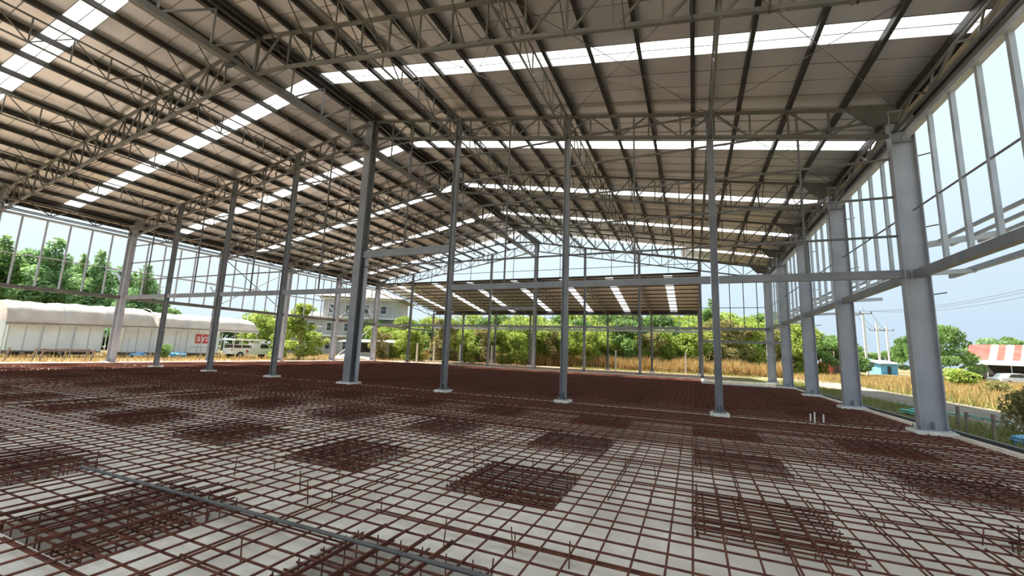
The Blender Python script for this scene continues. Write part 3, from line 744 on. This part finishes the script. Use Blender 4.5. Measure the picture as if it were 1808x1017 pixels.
# fence posts beyond the left wall
for i, (x, y) in enumerate(((-26.75, -2.55), (-25.8, -1.64), (-25.7, -1.3), (-26.3, .05), (-26.2, 1.15), (-26.2, 1.5), (-26.6, 5.2), (-26.6, 7.4), (-26.4, 9.0))):
    tag(bar('timber_post', (x, y, GZ), (x+.05, y+.12, .62 if i < 6 else .35), .09, .09, 'timber'), 'leaning timber post outside the left wall, %s from left' % ORD[i], 'post', 'timber posts left')
tag(bar('timber_rail', (-26.2, -1.2, .52), (-26.1, 1.4, .52), .06, .12, 'timber'), 'timber rail joining the leaning posts outside left wall', 'rail')
crumple('blue_tarpaulin', (-32.4, 10.3, GZ), .8, 'blue', 'blue tarpaulin heaped in front of the second trailer', 'tarpaulin', 4, .4)
crumple('blue_tarpaulin', (-33.0, 7.6, GZ), .6, 'blue', 'smaller blue tarpaulin lump between the two trailers', 'tarpaulin', 5, .4)
# white fence posts in front of the woods
for i, (px, py) in enumerate(((735, 640), (765, 640), (811, 642), (867, 645), (1087, 655), (1211, 660))):
    d = FW + RT*((px-904)/FPX) + UP*((508.5-py)/FPX); tt = (GZ-CAM.z)/d.z if d.z < -1e-4 else 60; tt = 56 if tt > 58 or tt < 40 else tt
    p = CAM+d*tt
    tag(bar('fence_post', (p.x, p.y, GZ), (p.x, p.y, 2.2), .16, .16, 'grout'), 'pale concrete fence post before the woods, %s from left' % ORD[i], 'fence post', 'fence posts before the woods')
# trailers
def trailer(y0, y1, x1, z0, z1, npan, label, sign=False):
    t = empty('box_trailer', (x1-1.2, (y0+y1)/2, GZ), label, 'trailer', 'white box trailers')
    x0 = x1-2.4
    box('body', (x0, y0, z0), (x1, y1, z1), 'trailer', t)
    for k in range(npan+1):
        y = y0+(y1-y0)*k/npan
        box('panel_rib', (x1, y-.03 if k else y, z0), (x1+.035, y+.03 if k < npan else y, z1) if 0 < k < npan else ((x1+.035, y+.06, z1) if k == 0 else (x1+.035, y+.001, z1)), 'galv', t)
    box('bottom_rail', (x1-.02, y0, z0-.12), (x1+.05, y1, z0), 'timber', t); box('top_rail', (x1-.02, y0, z1-.08), (x1+.05, y1, z1+.03), 'white', t)
    box('chassis', (x0+.5, y0+.4, z0-.32), (x1-.4, y1-.3, z0-.05), 'black', t)
    for y in (y0+1.0, y0+(y1-y0)*.55):
        for x in (x0+.35, x1-.2):
            w = bar('wheel', (x-.13, y, GZ+.40), (x+.13, y, GZ+.40), .80, .80, 'rubber', t, 'cyl20')
            sub(bar('hub', (x+.10, y, GZ+.40), (x+.16, y, GZ+.40), .30, .30, 'galv', t, 'cyl12'), w)
    if sign:
        ys = at(343, 600, 40); r = lambda px, py: (lambda d: CAM+d*((x1+.045-CAM.x)/d.x))(FW+RT*((px-904)/FPX)+UP*((508.5-py)/FPX))
        a, b = r(344, 606), r(377, 591)
        sg = box('sign_panel', (x1+.036, a.y, a.z), (x1+.05, b.y, b.z), 'red', t)
        sg['label'] = 'red sign panel with white lettering'
        def text(s_, size, y, z, m, nm):
            c = bpy.data.curves.new(nm, 'FONT'); c.body = s_; c.size = size; c.extrude = .006; c.materials.append(MT[m])
            oc = bpy.data.objects.new(nm, c); me = bpy.data.meshes.new_from_object(oc); bpy.data.objects.remove(oc)
            if not me.materials: me.materials.append(MT[m])
            o = link(nm, me, t)
            o.location = Vector((x1+.06, y, z))-t.location; o.rotation_euler = (math.pi/2, 0, math.pi/2); sub(o, sg)
        text('aya', (b.z-a.z)*1.05, a.y+.08, a.z+.24, 'white', 'lettering')
        box('caption_line', (x1+.036, a.y-.3, a.z-.42), (x1+.045, b.y-.1, a.z-.30), 'galv', t)
    return t
trailer(-.55, 5.2, -34, .22, 2.55, 6, 'white box trailer under the first canopy, at the left edge')
trailer(6.9, 15.6, -34.6, .15, 2.5, 8, 'white box trailer with a red sign, right of the first', True)
# tarp canopies (barrel vaults)
def canopy(y0, y1, x0, x1, zl_, zr_, rise, label, seams):
    t = empty('tarp_canopy', ((x0+x1)/2, (y0+y1)/2, GZ), label, 'canopy', 'tarp canopies over the trailers')
    n, L = 12, 24; v = []; f = []
    rg = random.Random(int(y0*10))
    for k in range(L+1):
        s = k/L; y = y0+(y1-y0)*s; ze = zl_+(zr_-zl_)*s
        e = 1.0
        if s > .93: e = math.sqrt(max(0, 1-((s-.93)/.07)**2))*.75+.25
        for i in range(n+1):
            a = math.pi*i/n
            sag = .05*math.sin(k*1.9+i)+.04*math.sin(k*.8)
            v.append(((x0+x1)/2+(x1-x0)/2*math.cos(a), y, ze+(rise*math.sin(a)**.7*e+sag*math.sin(a))))
    for k in range(L):
        for i in range(n):
            q = k*(n+1)+i; f.append((q, q+1, q+n+2, q+n+1))
    c = t.location
    o = mesh('tarp', [(a-c.x, b-c.y, d-c.z) for a, b, d in v], f, 'tarp', t, smooth=True)
    # scalloped valance
    vv, ff = [], []
    N = 60
    for k in range(N+1):
        s = k/N; y = y0+(y1-y0)*s; ze = zl_+(zr_-zl_)*s
        vv += [(x1, y, ze), (x1+.02, y, ze-.16-.05*abs(math.sin(k*1.57)))]
    ff = [(2*k, 2*k+1, 2*k+3, 2*k+2) for k in range(N)]
    mesh('valance', [(a-c.x, b-c.y, d-c.z) for a, b, d in vv], ff, 'tarp', t)
    bar('edge_rail', (x1, y0, zl_), (x1, y1, zr_), .09, .09, 'timber', t)
    bar('edge_rail', (x0, y0, zl_), (x0, y1, zr_), .09, .09, 'timber', t)
    for k in range(6):
        s = k/5; y = y0+(y1-y0)*s*.98+.05; ze = zl_+(zr_-zl_)*s
        for x in (x0, x1): bar('post', (x, y, GZ), (x, y, ze), .07, .07, 'galv', t, 'cyl8')
    for s in seams:
        y = y0+(y1-y0)*s
        pts = [((x0+x1)/2+(x1-x0)/2*math.cos(math.pi*i/12), y, zl_+(zr_-zl_)*s+rise*math.sin(math.pi*i/12)**.7+.03) for i in range(13)]
        b = MB()
        for a_, b_ in zip(pts, pts[1:]): b.tube([q-w for q, w in zip(a_, c)], [q-w for q, w in zip(b_, c)], .025, n=5)
        b.build('hoop', 'galv', t)
canopy(-.85, 9.0, -37.6, -33.6, 2.32, 2.62, 1.75, 'weathered tarp barrel canopy over the first trailer, far left', (.33, .62, .97))
canopy(9.2, 19.6, -37.8, -33.8, 2.62, 2.75, 1.45, 'weathered tarp barrel canopy right of the first, rounded end', (.25, .5, .75))
tk = empty('water_tank', at(-6, 612, 46), 'teal water tank cut off by the left picture edge', 'tank')
tk.location.z = GZ
bar('body', (0, 0, 1.9), (0, 0, 3.5), 1.5, 1.5, 'teal', tk, 'cyl20', local=True); bar('lid', (0, 0, 3.5), (0, 0, 3.62), .7, .7, 'teal', tk, 'cyl20', local=True)
for a in range(4): bar('leg', (.5*math.cos(a*1.57), .5*math.sin(a*1.57), 0), (.5*math.cos(a*1.57), .5*math.sin(a*1.57), 1.9), .12, .12, 'timber', tk, local=True)
# pickup with a passenger canopy
def pickup():
    t = empty('pickup_truck', (-31.2, 17.0, GZ), 'white pickup with a roofed passenger bed seen past the left columns', 'truck')
    def prof(name, pts, x0, x1, m):
        n = len(pts); v = [(x0, y, z) for y, z in pts]+[(x1, y, z) for y, z in pts]
        f = [(i, (i+1) % n, n+(i+1) % n, n+i) for i in range(n)]+[tuple(range(n-1, -1, -1)), tuple(range(n, 2*n))]
        return mesh(name, v, f, m, t)
    prof('bed', [(-2.5, .45), (-2.5, 1.05), (.35, 1.05), (.35, .45)], -.85, .85, 'white')
    prof('cab', [(.35, .45), (.35, 1.05), (.45, 1.68), (1.35, 1.68), (1.85, 1.12), (2.75, 1.02), (2.85, .45)], -.85, .85, 'white')
    prof('windscreen', [(1.42, 1.62), (1.86, 1.14), (1.90, 1.15), (1.46, 1.63)], -.72, .72, 'glass')
    for sx in (-1, 1):
        prof('side_window', [(.52, 1.12), (.58, 1.58), (1.30, 1.58), (1.66, 1.14)], sx*.84, sx*.865, 'glass')
        for k, y in enumerate((-2.45, -1.55, -.6, .3)): bar('canopy_post', (sx*.8, y, 1.05), (sx*.8, y, 1.95), .05, .05, 'white', t, local=True)
        bar('rail', (sx*.8, -2.45, 1.45), (sx*.8, .3, 1.45), .04, .04, 'white', t, local=True)
        for y in (-1.65, 1.95):
            w = bar('wheel', (sx*.66, y, .36), (sx*.88, y, .36), .72, .72, 'rubber', t, 'cyl20', local=True); sub(bar('hub', (sx*.86, y, .36), (sx*.9, y, .36), .36, .36, 'galv', t, 'cyl12', local=True), w)
        prof('bench_back', [(-2.3, 1.08), (-2.3, 1.42), (-.4, 1.42), (-.4, 1.08)], sx*.70, sx*.74, 'dark')
    prof('canopy_roof', [(-2.6, 1.95), (-2.5, 2.06), (.9, 2.10), (1.2, 1.98), (1.2, 1.92), (-2.6, 1.90)], -.95, .95, 'white')
    prof('tail_light', [(-2.52, .8), (-2.52, 1.0), (-2.5, 1.0), (-2.5, .8)], .6, .8, 'red')
    prof('side_emblem', [(-.95, .62), (-1.1, .92), (-.9, .94), (-.75, .64)], .85, .86, 'red')
pickup()
# grey house under construction
def house():
    A = at(560, 628, 76); B = at(692, 628, 76); rz = math.atan2(B.y-A.y, B.x-A.x); L = (B-A).length
    t = empty('grey_house', (A.x, A.y, GZ), 'three-storey grey house under construction behind the left wall', 'house', rz=rz)
    H = 10.4
    box('wall', (0, .4, 0), (L, 9, H), 'housewall', t, local=True)
    box('wall', (-9.6, 1.2, 0), (0, 8, 7.0), 'housewall', t, local=True)
    for z in (3.3, 6.7, 10.2): box('floor_slab', (-.3, -.7, z), (L+.3, .5, z+.28), 'grout', t, local=True)
    for z in (3.3, 6.7): box('floor_slab', (-9.8, .4, z), (0, 1.3, z+.25), 'grout', t, local=True)
    v = [(-1, -1.6, H+.25), (L+1.8, -1.6, H+.05), (L+1.8, 10, H+.05), (-1, 10, H+.25), (L*.35, 4, H+2.4), (L*.7, 4, H+2.4)]
    mesh('roof', v, [(0, 1, 5, 4), (1, 2, 5), (2, 3, 4, 5), (3, 0, 4), (3, 2, 1, 0)], 'seam', t)
    v = [(-10.4, .2, 7.0), (0, .2, 7.0), (0, 8.6, 7.0), (-10.4, 8.6, 7.0), (-10.0, 4.2, 8.0), (0, 4.2, 8.0)]
    mesh('roof', v, [(0, 1, 5, 4), (1, 2, 5), (2, 3, 4, 5), (3, 0, 4), (3, 2, 1, 0)], 'seam', t)
    for fl in range(3):
        for k in range(4):
            x = 1.0+k*3.2
            w = box('window', (x, .34, .9+fl*3.4), (x+1.3, .42, 2.5+fl*3.4), 'white', t, local=True)
            sub(box('window_pane', (x+.08, .30, 1.0+fl*3.4), (x+1.22, .36, 2.4+fl*3.4), 'glass', t, local=True), w)
    for fl in range(2):
        for k in range(3):
            x = -8.8+k*3.0
            w = box('window', (x, 1.14, .9+fl*3.4), (x+1.3, 1.22, 2.5+fl*3.4), 'white', t, local=True)
            sub(box('window_pane', (x+.08, 1.10, 1.0+fl*3.4), (x+1.22, 1.16, 2.4+fl*3.4), 'glass', t, local=True), w)
    for k in range(7):
        x = .2+k*(L-.4)/6
        bar('scaffold_pole', (x, -.9, 0), (x, -.9, H), .06, .06, 'galv', t, 'cyl6', local=True)
    for z in (1.8, 5.0, 8.4): bar('scaffold_rail', (0, -.95, z), (L, -.95, z), .06, .06, 'galv', t, 'cyl6', local=True)
house()
def shed():
    A = at(602, 632, 60); B = at(684, 632, 60); rz = math.atan2(B.y-A.y, B.x-A.x); L = (B-A).length
    t = empty('site_shed', (A.x, A.y, GZ), 'low grey site shed in front of the grey house', 'shed', rz=rz)
    box('wall', (L*.72, 0, 0), (L, 3, 2.3), 'housewall', t, local=True); box('back_wall', (0, 2.8, 0), (L*.72, 3, 2.3), 'dark', t, local=True)
    mesh('roof', [(-.4, -.8, 2.25), (L+1.0, -.8, 2.35), (L+1.0, 3.3, 2.75), (-.4, 3.3, 2.65), (-.4, -.8, 2.35), (L+1.0, -.8, 2.45), (L+1.0, 3.3, 2.85), (-.4, 3.3, 2.75)], [(3, 2, 1, 0), (4, 5, 6, 7), (0, 1, 5, 4), (1, 2, 6, 5), (2, 3, 7, 6), (3, 0, 4, 7)], 'galv', t)
    box('window', (L*.80, -.04, .9), (L*.92, .02, 1.7), 'timber', t, local=True)
    for x in (0.05, L*.36, L*.70): bar('post', (x, -.5, 0), (x, -.5, 2.3), .1, .1, 'galv', t, local=True)
    box('workbench', (.4, .8, .0), (L*.6, 1.6, .9), 'galv', t, local=True)
shed()
for i, (px, D, r) in enumerate(((606, 52, .7), (640, 51, .6), (652, 51, .5), (598, 50, .5))):
    p = at(px, 632, D); crumple('rubble_heap', (p.x, p.y, GZ), r, 'grout', 'pale rubble heap outside the left wall near the shed, %s from left' % ORD[[1, 2, 3, 0][i]], 'rubble', 20+i, .5)
# striped-roof shop, car, stalls, poles at the right
def shop():
    A = at(1688, 640, 62); A.z = GZ; B = at(1870, 640, 55)
    rz = math.atan2(B.y-A.y, B.x-A.x); L = (B-A).length
    t = empty('roadside_shop', (A.x, A.y, GZ), 'low roadside shop with red and cream striped roof, right edge', 'shop', rz=rz)
    ze = 2.75
    n = 12
    for k in range(n):
        x0, x1 = 1.0+(L-1)*k/n, 1.0+(L-1)*(k+1)/n
        v = [(x0, .6, ze+.45), (x1, .6, ze+.45), (x1+.45, 4.0, ze+2.7), (x0+.45, 4.0, ze+2.7)]
        v += [(a, b, c+.06) for a, b, c in v]
        mesh('roof_stripe', v, [(3, 2, 1, 0), (4, 5, 6, 7), (0, 1, 5, 4), (1, 2, 6, 5), (2, 3, 7, 6), (3, 0, 4, 7)], 'redroof' if k % 2 == 0 or k == 1 else 'creamroof', t)
    mesh('awning', [(-.4, -1.6, ze-.25), (L, -1.6, ze-.35), (L, .8, ze+.40), (1.0, .8, ze+.40), (-.4, -1.6, ze-.15), (L, -1.6, ze-.25), (L, .8, ze+.50), (1.0, .8, ze+.50)], [(3, 2, 1, 0), (4, 5, 6, 7), (0, 1, 5, 4), (1, 2, 6, 5), (2, 3, 7, 6), (3, 0, 4, 7)], 'galv', t)
    box('back_wall', (1.2, 4.0, 0), (L, 4.2, ze+2.6), 'dark', t, local=True); box('side_wall', (1.0, .8, 0), (1.2, 4.2, ze), 'dark', t, local=True)
    box('counter', (3.0, 1.4, 0), (L-1, 2.0, 1.1), 'dark', t, local=True)
    for k in range(5): bar('post', (.8+k*(L-1)/4, -1.3, 0), (.8+k*(L-1)/4, -1.3, ze-.2), .1, .1, 'galv', t, local=True)
shop()
def car():
    p = at(1790, 678, 49)
    t = empty('parked_car', (p.x, p.y, GZ), 'white car parked in front of the striped-roof shop', 'car', rz=.35)
    def prof(name, pts, y0, y1, m, taper=0):
        n = len(pts); v = [(x, y0, z) for x, z in pts]+[(x, y1, z) for x, z in pts]
        f = [(i, (i+1) % n, n+(i+1) % n, n+i) for i in range(n)]+[tuple(range(n-1, -1, -1)), tuple(range(n, 2*n))]
        return mesh(name, v, f, m, t)
    prof('body', [(-2.1, .35), (-2.15, .8), (-1.9, .95), (-1.1, 1.0), (1.0, 1.0), (1.9, .88), (2.15, .7), (2.1, .35)], -.85, .85, 'white')
    prof('roof', [(-1.5, .98), (-.95, 1.45), (.35, 1.48), (1.05, .99)], -.75, .75, 'white')
    for s in (-1, 1):
        prof('side_window', [(-1.25, 1.02), (-.88, 1.38), (.30, 1.41), (.82, 1.02)], s*.74, s*.765, 'glass')
        for x in (-1.3, 1.3):
            w = bar('wheel', (x, s*.68, .33), (x, s*.88, .33), .66, .66, 'rubber', t, 'cyl20', local=True); sub(bar('hub', (x, s*.86, .33), (x, s*.9, .33), .36, .36, 'galv', t, 'cyl12', local=True), w)
car()
poles = []
for i, (px, top, D, arm) in enumerate(((1531, 538, 72, 552), (1554, 558, 86, 583), (1571, 566, 92, 583))):
    p = at(px, 640, D); q = at(px, top, D); za = at(px, arm, D).z
    t = empty('power_pole', (p.x, p.y, GZ), 'concrete power pole in the right-hand field, %s from left' % ORD[i], 'power pole', 'power poles')
    hgt = q.z-GZ
    bar('pole', (0, 0, 0), (0, 0, hgt-1.3), .30, .30, 'grout', t, local=True); bar('mast', (0, 0, hgt-1.4), (0, 0, hgt), .10, .10, 'galv', t, local=True)
    ar = za-GZ
    ax = Vector((cy, sy, 0))
    ca = bar('cross_arm', ax*-1.6+Vector((0, 0, ar)), ax*1.6+Vector((0, 0, ar)), .12, .12, 'timber', t, local=True)
    for k in (-1.5, -.5, 1.5):
        sub(bar('insulator', ax*k+Vector((0, 0, ar+.05)), ax*k+Vector((0, 0, ar+.38)), .14, .14, 'rubber', t, 'cyl8', local=True), ca)
    poles.append((p, ar+GZ, ax))
def wire(a, b, sag, label):
    m_ = MB(); n = 14; prev = None
    for k in range(n+1):
        s = k/n; q = Vector(a).lerp(Vector(b), s); q.z -= 4*sag*s*(1-s)
        if prev is not None: m_.tube(prev, q, .022, n=4)
        prev = q
    tag(m_.build('power_line', 'rubber'), label, 'power line', 'power lines')
for k, (off_, e) in enumerate(((-1.5, (1900, 488)), (-.5, (1900, 494)), (1.5, (1900, 503)))):
    p, za, ax = poles[0]
    a = Vector((p.x, p.y, za+.4))+ax*off_
    b = at(e[0], e[1], 45)
    wire(a, b, 1.1, 'power line sagging from the first pole to the right edge, %s of three' % ['lowest-left', 'middle', 'rightmost'][k])
for k, off_ in enumerate((-1.5, -.5, 1.5)):
    p, za, ax = poles[0]; p2, za2, _ = poles[1]
    wire(Vector((p.x, p.y, za+.4))+ax*off_, Vector((p2.x, p2.y, za2+.4))+ax*off_, .5, 'power line between the first two poles, %s of three' % ['left', 'middle', 'right'][k])
def stall(px0, px1, py, D, h, wall, roof, label):
    A = at(px0, py, D); B = at(px1, py, D); rz = math.atan2(B.y-A.y, B.x-A.x); L = (B-A).length
    t = empty('roadside_hut', (A.x, A.y, GZ), label, 'hut', 'distant roadside huts', rz=rz)
    box('wall', (0, 0, 0), (L, 3, h), wall, t, local=True)
    mesh('roof', [(-.6, -.8, h-.1), (L+.6, -.8, h-.1), (L+.6, 3.5, h+.6), (-.6, 3.5, h+.6), (-.6, -.8, h+.05), (L+.6, -.8, h+.05), (L+.6, 3.5, h+.75), (-.6, 3.5, h+.75)], [(3, 2, 1, 0), (4, 5, 6, 7), (0, 1, 5, 4), (1, 2, 6, 5), (2, 3, 7, 6), (3, 0, 4, 7)], roof, t)
    box('door', (L*.4, -.05, 0), (L*.6, .02, h*.75), 'dark', t, local=True)
stall(1556, 1586, 660, 85, 2.2, 'blue', 'galv', 'small blue hut beyond the dry field')
stall(1512, 1552, 645, 100, 2.6, 'dark', 'teal', 'hut with teal roof left of the blue hut')
stall(1466, 1492, 650, 80, 2.2, 'redroof', 'white', 'red-walled hut with white roof seen between right columns')
